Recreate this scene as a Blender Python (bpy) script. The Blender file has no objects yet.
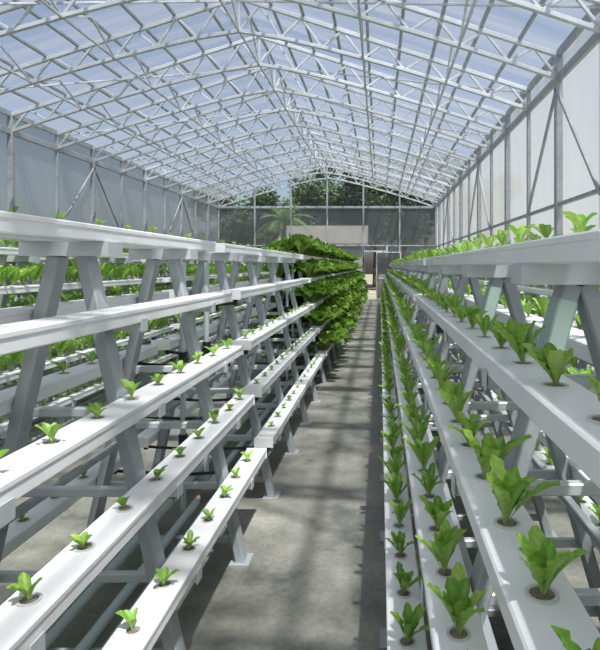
import bpy, math, random
import numpy as np
from mathutils import Vector, Matrix
random.seed(7); R=random.Random(11)
scene=bpy.context.scene
COL=scene.collection

# ------------------------------------------------------------------ materials
def newmat(name):
    m=bpy.data.materials.new(name); m.use_nodes=True
    nt=m.node_tree; nt.nodes.clear()
    out=nt.nodes.new('ShaderNodeOutputMaterial')
    return m,nt,out
def pbr(name,col,rough=.5,metal=0.,noise=0.,scale=6.,bump=0.,stretch=None):
    m,nt,out=newmat(name)
    b=nt.nodes.new('ShaderNodeBsdfPrincipled')
    b.inputs['Roughness'].default_value=rough; b.inputs['Metallic'].default_value=metal
    b.inputs['Base Color'].default_value=(*col,1)
    if noise>0 or bump>0:
        tc=nt.nodes.new('ShaderNodeTexCoord'); mp=nt.nodes.new('ShaderNodeMapping')
        if stretch: mp.inputs['Scale'].default_value=stretch
        n=nt.nodes.new('ShaderNodeTexNoise'); n.inputs['Scale'].default_value=scale; n.inputs['Detail'].default_value=6
        nt.links.new(tc.outputs['Object'],mp.inputs[0]); nt.links.new(mp.outputs[0],n.inputs['Vector'])
        if noise>0:
            r=nt.nodes.new('ShaderNodeValToRGB')
            r.color_ramp.elements[0].position=.3; r.color_ramp.elements[1].position=.7
            r.color_ramp.elements[0].color=(*[c*(1-noise) for c in col],1)
            r.color_ramp.elements[1].color=(*[min(1,c*(1+noise*.5)) for c in col],1)
            nt.links.new(n.outputs['Fac'],r.inputs[0]); nt.links.new(r.outputs[0],b.inputs['Base Color'])
        if bump>0:
            bm=nt.nodes.new('ShaderNodeBump'); bm.inputs['Strength'].default_value=bump
            nt.links.new(n.outputs['Fac'],bm.inputs['Height']); nt.links.new(bm.outputs[0],b.inputs['Normal'])
    nt.links.new(b.outputs[0],out.inputs[0])
    return m
def film(name,dcol,tcol,fac,noise=.15,stretch=(1,1,1),scale=1.5,mode='Translucent'):
    """fac = share of clear see-through"""
    m,nt,out=newmat(name)
    tr=nt.nodes.new('ShaderNodeBsdfTransparent'); tr.inputs[0].default_value=(*tcol,1)
    tl=nt.nodes.new('ShaderNodeBsdfTranslucent'); tl.inputs[0].default_value=(*dcol,1)
    df=nt.nodes.new('ShaderNodeBsdfDiffuse'); df.inputs[0].default_value=(*dcol,1)
    m1=nt.nodes.new('ShaderNodeMixShader'); m1.inputs[0].default_value=.35
    nt.links.new(tl.outputs[0],m1.inputs[1]); nt.links.new(df.outputs[0],m1.inputs[2])
    m2=nt.nodes.new('ShaderNodeMixShader')
    tc=nt.nodes.new('ShaderNodeTexCoord'); mp=nt.nodes.new('ShaderNodeMapping'); mp.inputs['Scale'].default_value=stretch
    n=nt.nodes.new('ShaderNodeTexNoise'); n.inputs['Scale'].default_value=scale; n.inputs['Detail'].default_value=4
    nt.links.new(tc.outputs['Object'],mp.inputs[0]); nt.links.new(mp.outputs[0],n.inputs['Vector'])
    mr=nt.nodes.new('ShaderNodeMapRange'); mr.inputs[1].default_value=.3; mr.inputs[2].default_value=.7
    mr.inputs[3].default_value=fac-noise; mr.inputs[4].default_value=fac+noise
    nt.links.new(n.outputs['Fac'],mr.inputs[0]); nt.links.new(mr.outputs[0],m2.inputs[0])
    nt.links.new(m1.outputs[0],m2.inputs[1]); nt.links.new(tr.outputs[0],m2.inputs[2])
    nt.links.new(m2.outputs[0],out.inputs[0])
    return m

M_PVC=pbr('white_pvc',(.86,.865,.87),.36,noise=.08,scale=3)
M_PIPE=pbr('pale_blue_pvc',(.50,.58,.60),.4)
M_STEEL=pbr('painted_grey_steel',(.38,.41,.43),.5,.2,noise=.18,scale=9)
M_GALV=pbr('galvanised_steel',(.60,.63,.65),.42,.3,noise=.12,scale=5)
M_BLACK=pbr('black_plastic',(.015,.016,.018),.5)
M_CUP=pbr('net_cup',(.62,.63,.62),.5)
M_SOIL=pbr('grow_sponge',(.22,.19,.15),.95,noise=.5,scale=60)
M_TAPE=pbr('pale_green_paint',(.36,.47,.42),.5)
M_BRICK=pbr('kerb_block',(.24,.21,.18),.9,noise=.25,scale=4,bump=.2)
M_WHITEWALL=pbr('house_plaster',(.50,.50,.49),.8,noise=.1)
M_ROOFTILE=pbr('house_roof',(.22,.21,.20),.8,noise=.2)
M_GLASSDK=pbr('window_dark',(.05,.06,.07),.15)
M_BARK=pbr('bark',(.12,.085,.06),.9,noise=.4,scale=8)
M_EARTH=pbr('ground_earth',(.17,.17,.13),.95,noise=.35,scale=.6)
M_ROOF=film('roof_sheet',(.205,.23,.275),(.80,.84,.90),.45,.22,(.25,3.0,.25),1.1)
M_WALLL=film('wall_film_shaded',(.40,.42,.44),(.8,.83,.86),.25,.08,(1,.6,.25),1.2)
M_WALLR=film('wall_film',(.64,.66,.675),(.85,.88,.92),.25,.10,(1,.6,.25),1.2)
M_NET=film('insect_net',(.22,.24,.245),(.70,.72,.72),.40,.05,(1,1,1),1.0)
M_CLEAR=film('gable_sheet',(.6,.66,.7),(.95,.97,.98),.94,.02)

# concrete
m,nt,out=newmat('concrete_floor'); M_FLOOR=m
b=nt.nodes.new('ShaderNodeBsdfPrincipled'); tc=nt.nodes.new('ShaderNodeTexCoord')
n1=nt.nodes.new('ShaderNodeTexNoise'); n1.inputs['Scale'].default_value=1.7; n1.inputs['Detail'].default_value=9; n1.inputs['Roughness'].default_value=.68
n2=nt.nodes.new('ShaderNodeTexNoise'); n2.inputs['Scale'].default_value=38; n2.inputs['Detail'].default_value=5
r1=nt.nodes.new('ShaderNodeValToRGB'); r1.color_ramp.elements[0].position=.36; r1.color_ramp.elements[1].position=.64
r1.color_ramp.elements[0].color=(.10,.105,.09,1); r1.color_ramp.elements[1].color=(.30,.295,.255,1)
e_=r1.color_ramp.elements.new(.47); e_.color=(.20,.20,.17,1)
mx=nt.nodes.new('ShaderNodeMixRGB'); mx.blend_type='MULTIPLY'; mx.inputs[0].default_value=.4
r2=nt.nodes.new('ShaderNodeValToRGB'); r2.color_ramp.elements[0].position=.3; r2.color_ramp.elements[1].position=.6
r2.color_ramp.elements[0].color=(.45,.45,.45,1)
rr=nt.nodes.new('ShaderNodeMapRange'); rr.inputs[1].default_value=.35; rr.inputs[2].default_value=.65; rr.inputs[3].default_value=.32; rr.inputs[4].default_value=.8
bp=nt.nodes.new('ShaderNodeBump'); bp.inputs['Strength'].default_value=.15
for n in (n1,n2): nt.links.new(tc.outputs['Object'],n.inputs['Vector'])
nt.links.new(n1.outputs['Fac'],r1.inputs[0]); nt.links.new(n2.outputs['Fac'],r2.inputs[0])
nt.links.new(r1.outputs[0],mx.inputs[1]); nt.links.new(r2.outputs[0],mx.inputs[2]); nt.links.new(mx.outputs[0],b.inputs['Base Color'])
nt.links.new(n1.outputs['Fac'],rr.inputs[0]); nt.links.new(rr.outputs[0],b.inputs['Roughness'])
nt.links.new(n2.outputs['Fac'],bp.inputs['Height']); nt.links.new(bp.outputs[0],b.inputs['Normal']); nt.links.new(b.outputs[0],out.inputs[0])

# leaf
def leafmat(name,rough=.42):
    m,nt,out=newmat(name)
    at=nt.nodes.new('ShaderNodeAttribute'); at.attribute_name='Col'
    b=nt.nodes.new('ShaderNodeBsdfPrincipled'); b.inputs['Roughness'].default_value=rough
    t=nt.nodes.new('ShaderNodeBsdfTranslucent'); ms=nt.nodes.new('ShaderNodeMixShader'); ms.inputs[0].default_value=.38
    nt.links.new(at.outputs['Color'],b.inputs['Base Color']); nt.links.new(at.outputs['Color'],t.inputs[0])
    nt.links.new(b.outputs[0],ms.inputs[1]); nt.links.new(t.outputs[0],ms.inputs[2]); nt.links.new(ms.outputs[0],out.inputs[0])
    return m
M_LEAF=leafmat('lettuce_leaf'); M_TREELEAF=leafmat('tree_leaf',.6)

# ------------------------------------------------------------------ mesh builder
class MB:
    def __init__(s): s.v=[];s.f=[];s.m=[];s.mats=[];s.smooth=[]
    def mi(s,mat):
        if mat not in s.mats: s.mats.append(mat)
        return s.mats.index(mat)
    def add(s,vs,fs,mat,smooth=False):
        o=len(s.v); s.v+= [tuple(v) for v in vs]; k=s.mi(mat)
        for f in fs: s.f.append(tuple(i+o for i in f)); s.m.append(k); s.smooth.append(smooth)
    def frame(s,p,q,up=(0,0,1)):
        p=Vector(p);q=Vector(q);d=(q-p).normalized();u=Vector(up)
        if abs(d.dot(u))>.98: u=Vector((0,1,0))
        a=d.cross(u).normalized(); b=a.cross(d).normalized()
        return p,q,a,b
    def beam(s,p,q,w,h,mat,up=(0,0,1)):
        """rectangular tube w (sideways) x h (up) with small chamfers"""
        p,q,a,b=s.frame(p,q,up); c=min(w,h)*.12
        pr=[(-w/2+c,-h/2),(w/2-c,-h/2),(w/2,-h/2+c),(w/2,h/2-c),(w/2-c,h/2),(-w/2+c,h/2),(-w/2,h/2-c),(-w/2,-h/2+c)]
        s.prism(p,q,a,b,pr,mat)
    def prism(s,p,q,a,b,pr,mat,smooth=False):
        n=len(pr); vs=[p+a*x+b*y for x,y in pr]+[q+a*x+b*y for x,y in pr]
        fs=[(i,(i+1)%n,n+(i+1)%n,n+i) for i in range(n)]
        s.add(vs,fs,mat,smooth); s.add(vs,[tuple(range(n-1,-1,-1)),tuple(range(n,2*n))],mat)
    def tube(s,p,q,r,mat,n=10):
        p,q,a,b=s.frame(p,q)
        s.prism(p,q,a,b,[(r*math.cos(2*math.pi*i/n),r*math.sin(2*math.pi*i/n)) for i in range(n)],mat,True)
    def cone(s,p,q,r0,r1,mat,n=8):
        p,q,a,b=s.frame(p,q); vs=[]
        for c,r in((p,r0),(q,r1)): vs+=[c+a*r*math.cos(2*math.pi*i/n)+b*r*math.sin(2*math.pi*i/n) for i in range(n)]
        s.add(vs,[(i,(i+1)%n,n+(i+1)%n,n+i) for i in range(n)]+[tuple(range(n,2*n))],mat,True)
    def box(s,x0,x1,y0,y1,z0,z1,mat):
        vs=[(x,y,z) for z in(z0,z1) for y in(y0,y1) for x in(x0,x1)]
        s.add(vs,[(0,2,3,1),(4,5,7,6),(0,1,5,4),(2,6,7,3),(0,4,6,2),(1,3,7,5)],mat)
    def mesh(s,name):
        me=bpy.data.meshes.new(name); me.from_pydata(s.v,[],s.f)
        for mt in s.mats: me.materials.append(mt)
        me.polygons.foreach_set('material_index',s.m); me.polygons.foreach_set('use_smooth',s.smooth)
        me.update(); return me
def obj(name,data,loc=(0,0,0),parent=None):
    o=bpy.data.objects.new(name,data); COL.objects.link(o); o.location=loc
    if parent: o.parent=parent
    return o

# ------------------------------------------------------------------ lettuce
GREENS=[(.27,.52,.06),(.33,.58,.08),(.20,.45,.05),(.38,.61,.10),(.28,.52,.065)]
def leaf(rng,L,W,a0,a1,az,seg=7,base=0.004,tint=None,ruffle=.25,dz=0.,romaine=False):
    g=tint or rng.choice(GREENS); k=rng.uniform(.8,1.15)
    vs=[];cs=[];fs=[]; r=base; z=dz
    ca,sa=math.cos(az),math.sin(az); ph=rng.uniform(0,6); tw=rng.uniform(-.25,.25)
    for i in range(seg+1):
        t=i/seg; th=a0+(a1-a0)*t**1.4
        if i: r+=L/seg*math.sin(th); z+=L/seg*math.cos(th)
        if t<.25: w=.12+.25*t
        else:
            u=(t-.25)/.75; w=.18+.82*math.sin(math.pi*min(1,u**.95*.90+.03))**.8
            if romaine: w*=1-.15*(i%2)
        if i==seg: w=.20
        w*=W
        for j in range(5):
            v=(j-2)/2
            cup=abs(v)**1.5*w*.55+ruffle*W*.4*math.sin(i*2.1+ph+j)*(abs(v)>.6)*(t>.3)
            lat=v*w
            rr=r-cup*math.cos(th); zz=z+cup*math.sin(th)+lat*tw
            vs.append((rr*ca-lat*sa, rr*sa+lat*ca, zz))
            if j==2 and t<.95: mixf=.6*(1-t)+.15
            elif t<.25: mixf=.65
            else: mixf=0
            pale=(.58,.70,.30); sh=k*(1+.15*math.sin(i*3+j*2+ph))
            cs.append(tuple(g[c]*sh*(1-mixf)+pale[c]*mixf for c in range(3))+(1,))
    for i in range(seg):
        for j in range(4):
            a=i*5+j; fs.append((a,a+1,a+6,a+5))
    return vs,cs,fs
def plant_proto(rng,kind):
    V=[];C=[];F=[]
    if kind=='seed': n=rng.randint(4,6)
    elif kind=='young': n=rng.randint(7,10)
    else: n=rng.randint(15,18)
    for i in range(n):
        az=i*2.4+rng.uniform(-.3,.3); q=i/(n-1)   # 0 outer .. 1 inner
        if kind=='seed': l=leaf(rng,rng.uniform(.8,1.2),.22,rng.uniform(.2,.5),rng.uniform(.7,1.25),az,6,.02,None,.1)
        elif kind=='young': l=leaf(rng,1.18-.42*q+rng.uniform(-.14,.14),.145+.03*rng.random(),.44-.34*q,.98-.75*q+rng.uniform(-.15,.45),az,12,.03,None,.5,0,True)
        else: l=leaf(rng,1.05-.35*q+rng.uniform(-.1,.1),.24,.80-.65*q,1.9-1.4*q,az,8,.05,None,.8,0,True)
        o=len(V); V+=l[0]; C+=l[1]; F+=[tuple(a+o for a in f) for f in l[2]]
    return np.array(V),np.array(C),np.array(F,dtype=np.int64)
PROTO={k:[plant_proto(R,k) for _ in range(8)] for k in('seed','young','big')}
def plants_mesh(name,spots):
    """spots: (x,y,z,size,kind)"""
    Vs=[];Cs=[];Fs=[];o=0
    for x,y,z,s,k in spots:
        V,C,F=R.choice(PROTO[k]); a=R.uniform(0,6.28); s*=R.uniform(.8,1.2)
        ca,sa=math.cos(a),math.sin(a); M=np.array([[ca,sa,0],[-sa,ca,0],[0,0,R.uniform(.85,1.15)]])
        W=V@M*s; lean=np.array([R.uniform(-.2,.2),R.uniform(-.2,.2)]); W[:,0]+=W[:,2]*lean[0]; W[:,1]+=W[:,2]*lean[1]
        dk=.62 if k=='big' else 1.0
        Vs.append(W+np.array([x,y,z])); Cs.append(C*np.array([*([dk*R.uniform(.8,1.1)]*3),1])); Fs.append(F+o); o+=len(V)
    V=np.concatenate(Vs);C=np.concatenate(Cs);F=np.concatenate(Fs)
    me=bpy.data.meshes.new(name)
    me.vertices.add(len(V)); me.vertices.foreach_set('co',V.astype(np.float32).ravel())
    me.loops.add(F.size); me.loops.foreach_set('vertex_index',F.astype(np.int32).ravel())
    me.polygons.add(len(F)); me.polygons.foreach_set('loop_start',np.arange(0,F.size,4,dtype=np.int32))
    me.polygons.foreach_set('use_smooth',[True]*len(F))
    me.update(calc_edges=True)
    ca=me.color_attributes.new('Col','FLOAT_COLOR','POINT'); ca.data.foreach_set('color',C.astype(np.float32).ravel())
    me.materials.append(M_LEAF); return me

# ------------------------------------------------------------------ racks
CH_W=.112; CH_H=.055
TYPES={
 'L':dict(edge=[.44,.37,.305,.24,.145],z=[.44,.75,1.04,1.35,1.64],foot=.395,slope=.225,stag=[-.10,0,-.04,.1,.05]),
 'R':dict(edge=[.47,.38,.30,.22,.14],z=[.44,.72,1.0,1.275,1.56],foot=.44,slope=.29,stag=[.02,.10,0,-.04,.05])}
def channel(mb,x0,x1,ztop,y0,y1):
    w=x1-x0; xc=(x0+x1)/2; h=CH_H
    # profile: body + wider snap-on cover with lip
    pr=[(-w/2+.006,-h),(w/2-.006,-h),(w/2-.003,-h+.004),(w/2-.003,-.017),(w/2,-.015),(w/2,-.004),(w/2-.004,0),
        (-w/2+.004,0),(-w/2,-.004),(-w/2,-.015),(-w/2+.003,-.017),(-w/2+.003,-h+.004)]
    mb.prism(Vector((xc,y0,ztop)),Vector((xc,y1,ztop)),Vector((1,0,0)),Vector((0,0,1)),pr,M_PVC)
    # end caps
    for y,s in((y0,-1),(y1,1)):
        mb.box(x0-.002,x1+.002,min(y,y+s*.006),max(y,y+s*.006),ztop-h-.002,ztop+.002,M_PVC)
CACHE={}
def tiers(typ):
    T=TYPES[typ]; res=[]
    for e,z in zip(T['edge'],T['z']):
        for sgn in(-1,1):
            a,b_=sgn*e,sgn*(e-CH_W); res.append((min(a,b_),max(a,b_),z))
    return res
def rack_meshes(typ,L,off,sp,ph,tape=False):
    key=(typ,L,off,sp,ph,tape)
    if key in CACHE: return CACHE[key]
    T=TYPES[typ]; foot,sl=T['foot'],T['slope']
    ch=MB()
    for x0,x1,z in tiers(typ): channel(ch,x0,x1,z,0,L)
    cups=MB(); n=14
    for ti,(x0,x1,z) in enumerate(tiers(typ)):
        xc=(x0+x1)/2; y=ph+T['stag'][ti//2]
        while y<.04: y+=sp
        while y<L-.05:
            ro,ri=.026,.020
            ring=[]
            for r,zz in((ro,z-.002),(ro,z+.004),(ri,z+.004),(ri,z+.0008)):
                ring+=[(xc+r*math.cos(2*math.pi*i/n),y+r*math.sin(2*math.pi*i/n),zz) for i in range(n)]
            fs=[(k*n+i,k*n+(i+1)%n,(k+1)*n+(i+1)%n,(k+1)*n+i) for k in range(3) for i in range(n)]
            cups.add(ring,fs,M_CUP)
            cups.add([(xc+ri*math.cos(2*math.pi*i/n),y+ri*math.sin(2*math.pi*i/n),z+.0012) for i in range(n)],[tuple(range(n))],M_SOIL)
            y+=sp
    fr=MB(); ys=[]; y=off
    while y<L-.05: ys.append(y); y+=.85
    ztop=T['z'][-1]-CH_H
    for yi,y in enumerate(ys):
        for s in(-1,1):
            fr.beam((s*foot,y,0.006),(s*(foot-sl*(ztop-.05)),y,ztop-.05),.075,.045,M_STEEL,up=(1,0,0))
            fr.box(s*foot-.05,s*foot+.05,y-.06,y+.06,0,.008,M_STEEL)
            if tape and yi in(2,3) and s<0:
                za,zb=ztop-.22,ztop-.09
                fr.beam((s*(foot-sl*za),y,za),(s*(foot-sl*zb),y,zb),.079,.049,M_TAPE,up=(1,0,0))
        for e,z in zip(T['edge'],T['z']):
            zz=z-CH_H-.016
            hh=.032
            if z==T['z'][-1]: fr.box(-e-.01,e+.01,y-.055,y+.055,z-CH_H-.05,z-CH_H-.001,M_GALV)
            else:
                fr.beam((-e+.005,y+.04,zz),(e-.005,y+.04,zz),.03,hh,M_GALV)
                for s in(-1,1):
                    fr.box(min(s*e,s*(e+.004)),max(s*e,s*(e+.004)),y+.015,y+.065,zz-.016,zz+.03,M_GALV)
        fr.beam((-foot+.02,y+.02,.10),(foot-.02,y+.02,.10),.03,.03,M_STEEL)
    for s in(-1,1):  # long ties
        fr.beam((s*(foot-sl*.6-.035),0.03,.60),(s*(foot-sl*.6-.035),L-.03,.60),.03,.03,M_STEEL)
    pp=MB()
    for i,x in enumerate((-.2,-.11,.04,.13,.22)):
        pp.tube((x,.02,.115+.022),(x,L-.02,.115+.022),.021,M_PIPE)
    # supply manifold at the far end + drain at the near end
    for y in(L-.12,.10):
        pp.tube((0,y,.14),(0,y,ztop-.06),.016,M_PIPE)
        for x0,x1,z in tiers(typ)[:8]:
            xc=(x0+x1)/2
            pp.tube((0,y,z-CH_H-.05),(xc,y,z-CH_H-.03),.009,M_BLACK,8)
            pp.tube((xc,y,z-CH_H-.045),(xc,y,z-CH_H+.002),.014,M_BLACK,8)
        pp.tube((0,y,.95),(0,y,1.02),.026,M_BLACK)
        pp.tube((0,y,.985),(.06,y,.985),.009,M_BLACK)
        pp.tube((0,y,.50),(0,y,.56),.026,M_BLACK)
    CACHE[key]=(ch.mesh('channels'),cups.mesh('cups'),fr.mesh('frame'),pp.mesh('pipes'))
    return CACHE[key]
PL={}
def rack(cx,y0,L,typ,off,sizes,kind,sp=.235,ph=.12,var=0,tape=False,name=None):
    """sizes: per tier E..A lettuce size for (left,right) sides"""
    e=obj('hydroponic_rack',None,(cx,y0,0)); e.empty_display_size=.2
    for nm,me in zip(('grow_channels','net_cups','a_frame_legs','water_pipes'),rack_meshes(typ,L,off,sp,ph,tape)):
        obj(nm,me,(0,0,0),e)
    key=(typ,L,str(sizes),kind,sp,ph,var)
    if key not in PL:
        spots=[]
        for i,(x0,x1,z) in enumerate(tiers(typ)):
            sz=sizes[i//2]
            if isinstance(sz,tuple): sz=sz[i%2]
            if sz<=0: continue
            y=ph+TYPES[typ]['stag'][i//2]
            while y<.04: y+=sp
            while y<L-.05:
                k=kind if sz>.075 else 'seed'
                spots.append(((x0+x1)/2+R.uniform(-.004,.004),y,z+.001,sz,k))
                y+=sp
        PL[key]=plants_mesh('lettuce',spots)
    obj(name or 'lettuce_plants',PL[key],(cx,y0,0))

# line beside the aisle, left
rack(-1.10,-.60,3.85,'L',.05,[.055,.055,.055,(.055,0),.03],'seed',ph=.21,name='lettuce_seedlings')
rack(-1.10,3.45,3.30,'L',.2,[.04,.04,.04,(.05,0),.03],'seed',name='lettuce_seedlings')
y=6.95
for i in range(4):
    rack(-1.10,y,3.3,'L',.2,[.30,.32,.33,.31,.27],'big',sp=.115,ph=.10,var=i%2); y+=3.5
# line beside the aisle, right
rack(.49,-.60,4.9,'R',.30,[.10,.11,.10,.085,(.06,.06)],'young',ph=.04,tape=True)
y=4.5
for i in range(4):
    rack(.49,y,4.2,'R',.3,[.115,.12,.12,.11,.08],'young',sp=.21,ph=.12,var=i%2); y+=4.4
# farther rows
for cx,sz in((-2.95,.16),(-4.75,.16)):
    y=-.4
    for i in range(6):
        rack(cx,y,3.6,'L',.3,[sz]*4+[.10],'young',sp=.12,ph=.12,var=0 if cx>-3 else 1); y+=3.8
y=-.4
for i in range(5):
    rack(1.78,y,4.2,'R',.3,[.12,.12,.12,.11,.08],'young',sp=.21,ph=.12,var=i%2); y+=4.4

# ------------------------------------------------------------------ greenhouse
XL,XR=-7.15,2.47; XC=(XL+XR)/2; HS=(XR-XL)/2; Y0,Y1=-1.55,24.8; NB=17; DY=(Y1-Y0)/NB
EAVE=4.1; TE,TR=4.42,5.95
mb=MB(); mb.box(XL-.1,XR+.1,Y0-.1,Y1+.1,-.12,0,M_FLOOR); obj('floor',mb.mesh('floor'))
mb=MB(); mb.box(-60,60,-40,110,-.3,-.13,M_EARTH); obj('ground_outside',mb.mesh('ground'))
def top(x): return TE+(TR-TE)*(1-abs(x-XC)/HS)
def bot(x): return EAVE+1.30*(1-(abs(x-XC)/HS)**1.25)
# truss
mb=MB(); N=14
xs=[XL+(XR-XL)*i/N for i in range(N+1)]
mb.beam((XL,0,TE),(XC,0,TR),.06,.07,M_GALV); mb.beam((XC,0,TR),(XR,0,TE),.06,.07,M_GALV)
for i in range(N):
    mb.beam((xs[i],0,bot(xs[i])),(xs[i+1],0,bot(xs[i+1])),.06,.06,M_GALV)
    xm=(xs[i]+xs[i+1])/2
    mb.beam((xs[i],0,bot(xs[i])),(xm,0,top(xm)),.036,.036,M_GALV)
    mb.beam((xm,0,top(xm)),(xs[i+1],0,bot(xs[i+1])),.036,.036,M_GALV)
mb.beam((XC,0,bot(XC)),(XC,0,TR),.04,.04,M_GALV)
mt=mb.mesh('truss')
for k in range(NB+1): obj('roof_truss',mt,(0,Y0+k*DY,0))
# purlins and lattice bracing between trusses
mb=MB()
for i in range(0,19):
    x=XL+(XR-XL)*i/18
    mb.beam((x,Y0,top(x)+.055),(x,Y1,top(x)+.055),.05,.045,M_STEEL)
for i in(2,4,7,10,12):
    x=xs[i]
    mb.beam((x,Y0,bot(x)),(x,Y1,bot(x)),.035,.035,M_GALV)
    for k in range(NB):
        ya=Y0+k*DY; yb=ya+DY
        mb.beam((x,ya,bot(x)),(x,(ya+yb)/2,top(x)),.03,.03,M_GALV)
        mb.beam((x,(ya+yb)/2,top(x)),(x,yb,bot(x)),.03,.03,M_GALV)
for k in range(1,NB,2):   # wind bracing in the roof planes
    ya=Y0+k*DY; yb=ya+DY*2 if k+2<=NB else Y1
    for (xa,xb) in((XL,XC),(XR,XC)):
        mb.beam((xa,ya,top(xa)-.05),(xb,yb,top(xb)-.05),.03,.03,M_GALV)
obj('roof_purlins',mb.mesh('roof_purlins'))
# roof sheets
mb=MB()
z0=top(XL)+.08; z1=TR+.08; ov=.12
mb.add([(XL-ov,Y0-ov,z0-.04),(XC,Y0-ov,z1),(XC,Y1+ov,z1),(XL-ov,Y1+ov,z0-.04),(XR+ov,Y0-ov,z0-.04),(XR+ov,Y1+ov,z0-.04)],[(0,1,2,3),(1,4,5,2)],M_ROOF)
obj('roof',mb.mesh('roof'))
# side walls
def sidewall(name,x,sg,mat):
    mb=MB()
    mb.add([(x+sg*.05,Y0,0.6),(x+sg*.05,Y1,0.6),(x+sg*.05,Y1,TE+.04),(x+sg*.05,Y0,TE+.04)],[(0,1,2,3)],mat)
    mb.box(x-.08,x+.10,Y0,Y1,0,.6,M_BRICK)
    for k in range(NB+1):
        y=Y0+k*DY; w=.10 if k%2==0 else .06
        mb.beam((x,y,.6),(x,y,TE),w,w,M_STEEL)
        if k%4==2:
            for s in(-1,1):
                if 0<=k+s<=NB: mb.beam((x-sg*.03,y,EAVE-.15),(x-sg*.03,y+s*DY,2.3),.04,.04,M_STEEL)
    for z,h in((EAVE,.12),(2.35,.05),(TE,.07),(1.0,.04)):
        mb.beam((x,Y0,z),(x,Y1,z),.06,h,M_STEEL)
    obj(name,mb.mesh(name))
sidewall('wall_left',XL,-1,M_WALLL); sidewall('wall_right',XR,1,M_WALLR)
DX0,DX1,DZ=-.75,.30,2.15
def endwall(name,y,sg,mat,door):
    mb=MB(); yy=y+sg*.05
    if door:
        for a,c,z in((XL,DX0,1.2),(DX0,DX1,DZ),(DX1,XR,1.2)):
            mb.add([(a,yy,z),(c,yy,z),(c,yy,EAVE),(a,yy,EAVE)],[(0,1,2,3)],mat)
        mb.box(XL,DX0,y-.06,y+.12,0,1.2,M_BRICK); mb.box(DX1,XR,y-.06,y+.12,0,1.2,M_BRICK)
        for x in(DX0,DX1): mb.beam((x,y,0),(x,y,2.4),.07,.07,M_GALV)
        mb.beam((DX0,y,DZ),(DX1,y,DZ),.06,.06,M_GALV)
    else:
        mb.add([(XL,yy,.9),(XR,yy,.9),(XR,yy,EAVE),(XL,yy,EAVE)],[(0,1,2,3)],mat)
        mb.box(XL,XR,y-.06,y+.12,0,1.2,M_BRICK)
    mb.add([(XL,yy,EAVE),(XR,yy,EAVE),(XR,yy,TE),(XC,yy,TR),(XL,yy,TE)],[(0,1,2,3,4)],M_CLEAR)
    for i in range(0,7):
        x=XL+(XR-XL)*i/6; mb.beam((x,y,1.2),(x,y,top(x)),.07,.07,M_STEEL)
    for z,h in((EAVE,.10),(2.4,.05)): mb.beam((XL,y,z),(XR,y,z),.06,h,M_STEEL)
    obj(name,mb.mesh(name))
endwall('wall_back',Y1,1,M_NET,True); endwall('wall_front',Y0,-1,M_WALLR,False)
# sliding door leaf pushed open to the right of the opening
mb=MB(); yd=Y1-.14; a,c=DX1-.45,DX1+.60
for x in(a,c): mb.beam((x,yd,.03),(x,yd,2.12),.05,.05,M_GALV)
for z in(.05,.95,2.1): mb.beam((a,yd,z),(c,yd,z),.04,.05,M_GALV)
mb.add([(a,yd,.95),(c,yd,.95),(c,yd,2.1),(a,yd,2.1)],[(0,1,2,3)],M_NET); mb.box(a,c,yd-.008,yd+.008,.05,.95,M_BRICK)
mb.box(a+.06,a+.09,yd-.07,yd-.025,.98,1.15,M_BLACK)
obj('door_1',mb.mesh('door'))

# ------------------------------------------------------------------ outside
def house(loc,w,d,h):
    mb=MB(); mb.box(-w/2,w/2,0,d,-.13,h,M_WHITEWALL)
    r=h+1.1
    mb.add([(-w/2-.3,-.3,h-.05),(w/2+.3,-.3,h-.05),(w/2+.3,d/2,r),(-w/2-.3,d/2,r),(w/2+.3,d+.3,h-.05),(-w/2-.3,d+.3,h-.05),
            (-w/2-.3,-.3,h-.17),(w/2+.3,-.3,h-.17),(w/2+.3,d+.3,h-.17),(-w/2-.3,d+.3,h-.17)],
           [(0,1,2,3),(3,2,4,5),(0,6,7,1),(5,4,8,9),(9,8,7,6),(1,7,8,4,2),(0,3,5,9,6)],M_ROOFTILE)
    for x in(-w*.32,w*.25):
        mb.box(x-.5,x+.5,-.03,.02,1.0,2.1,M_GLASSDK)
        mb.box(x-.56,x+.56,-.06,-.0,.93,1.0,M_WHITEWALL); mb.box(x-.02,x+.02,-.05,-.0,1.0,2.1,M_WHITEWALL)
    mb.box(-.42,.42,-.04,.02,-.13,2.05,M_BARK)
    obj('house',mb.mesh('house'),loc)
house((-3.2,31,0),4.4,4.5,2.8)
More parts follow.
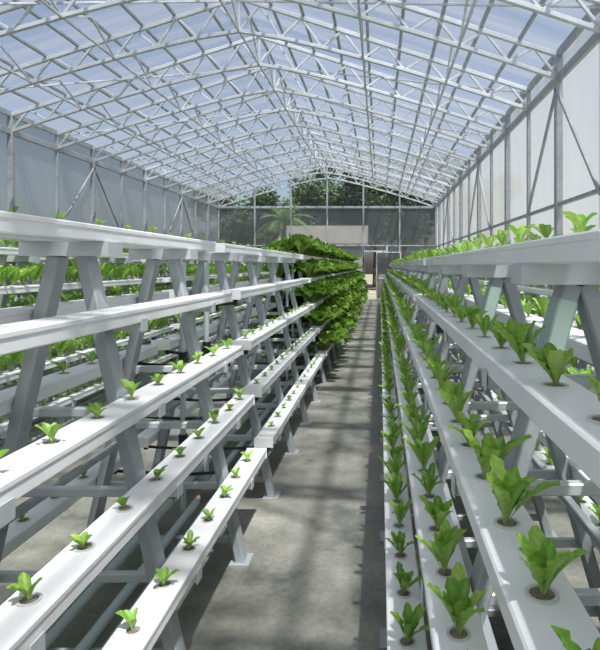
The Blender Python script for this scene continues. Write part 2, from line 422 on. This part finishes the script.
def tree(loc,H,S,seed,nleaf=9000):
    r=random.Random(seed); mb=MB(); mb.cone((0,0,-.13),(.1,0,H*.45),.2,.13,M_BARK)
    blobs=[]
    for i in range(15):
        a=i*2.4; rad=S*r.uniform(.2,.95); z=H*r.uniform(.42,.9)
        tip=Vector((rad*math.cos(a),rad*math.sin(a),z)); mb.cone((.1,0,H*r.uniform(.3,.45)),tip,.07,.02,M_BARK,6)
        blobs.append((tip,S*r.uniform(.3,.5)))
    V=[];F=[];C=[]
    for i in range(nleaf):
        c,rr=r.choice(blobs)
        d=Vector((r.gauss(0,1),r.gauss(0,1),r.gauss(0,1))).normalized()*rr*r.uniform(.5,1.05)
        p=c+d; a=Vector((r.gauss(0,1),r.gauss(0,1),r.gauss(0,.5))).normalized(); b_=a.cross(d.normalized()+Vector((0,0,.3))).normalized()
        L,W=r.uniform(.12,.22),r.uniform(.05,.085); o=len(V)
        V+=[p-a*L,p+b_*W,p+a*L,p-b_*W]; F.append((o,o+1,o+2,o+3))
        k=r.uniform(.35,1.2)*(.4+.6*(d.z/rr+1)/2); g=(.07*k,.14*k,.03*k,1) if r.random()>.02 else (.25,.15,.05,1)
        C+=[g]*4
    ob=mb.mesh('tree_trunk'); e=obj('tree',None,loc); obj('trunk',ob,(0,0,0),e)
    me=bpy.data.meshes.new('foliage'); me.from_pydata([tuple(v) for v in V],[],F); me.update()
    ca=me.color_attributes.new('Col','FLOAT_COLOR','POINT'); ca.data.foreach_set('color',np.array(C,dtype=np.float32).ravel())
    me.materials.append(M_TREELEAF); obj('foliage',me,(0,0,0),e)
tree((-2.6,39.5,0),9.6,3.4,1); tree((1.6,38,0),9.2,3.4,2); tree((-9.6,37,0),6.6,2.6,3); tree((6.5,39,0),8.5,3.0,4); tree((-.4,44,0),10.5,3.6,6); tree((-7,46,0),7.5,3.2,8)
# palm
def palm(loc,H,seed):
    r=random.Random(seed); mb=MB()
    for i in range(8): mb.cone((0,0,H*i/8-.1),(0,0,H*(i+1)/8-.1),.13,.10,M_BARK)
    V=[];F=[];C=[]
    for i in range(16):
        az=i*2.4; el=r.uniform(-.1,1.1); L=r.uniform(1.3,1.8); prev=None
        d=Vector((math.cos(az),math.sin(az),0)); sd=Vector((-math.sin(az),math.cos(az),0)); p=Vector((0,0,H-.1))
        for s in range(14):
            t=s/13; dirv=d*math.cos(el-1.3*t)+Vector((0,0,1))*math.sin(el-1.3*t); q=p+dirv*L/13
            for sg in(-1,1):
                l=.45*math.sin(math.pi*min(1,t*.9+.1))+.05; o=len(V)
                tip=q+sd*sg*l*.8+dirv*l*.45-Vector((0,0,l*.25)); V+=[p,q,tip]; F.append((o,o+1,o+2)); k=r.uniform(.7,1.2); C+=[(.2*k,.34*k,.10*k,1)]*3
            p=q
    e=obj('palm_tree',None,loc); obj('trunk',mb.mesh('trunk'),(0,0,0),e)
    me=bpy.data.meshes.new('fronds'); me.from_pydata([tuple(v) for v in V],[],F)
    ca=me.color_attributes.new('Col','FLOAT_COLOR','POINT'); ca.data.foreach_set('color',np.array(C,dtype=np.float32).ravel())
    me.materials.append(M_TREELEAF); obj('fronds',me,(0,0,0),e)
palm((-4.8,28.0,0),3.9,5)

# ------------------------------------------------------------------ light
sun=bpy.data.lights.new('sun','SUN'); sun.energy=12; sun.angle=math.radians(1.2); sun.color=(1,.955,.88)
so=obj('sun',sun); so.rotation_euler=Vector((.25,-.45,1.0)).to_track_quat('Z','Y').to_euler()
w=bpy.data.worlds.new('sky'); scene.world=w; w.use_nodes=True; nt=w.node_tree; nt.nodes.clear()
sk=nt.nodes.new('ShaderNodeTexSky'); sk.sky_type='NISHITA'; sk.sun_disc=False; sk.sun_elevation=math.radians(60); sk.sun_rotation=math.radians(150)
sk.air_density=1.0; sk.dust_density=3.5
bg=nt.nodes.new('ShaderNodeBackground'); bg.inputs[1].default_value=.16
wo=nt.nodes.new('ShaderNodeOutputWorld'); nt.links.new(sk.outputs[0],bg.inputs[0]); nt.links.new(bg.outputs[0],wo.inputs[0])
scene.view_settings.view_transform='Standard'; scene.view_settings.look='None'; scene.view_settings.exposure=0.05

cam=bpy.data.cameras.new('camera'); co=obj('camera',cam,(0,0,1.5)); co.rotation_euler=(math.radians(90),0,0)
cam.lens=560/650*36; cam.sensor_width=36; cam.sensor_fit='AUTO'; cam.shift_x=-80/650; cam.shift_y=-59/650; cam.clip_start=.02; cam.clip_end=300
scene.camera=co
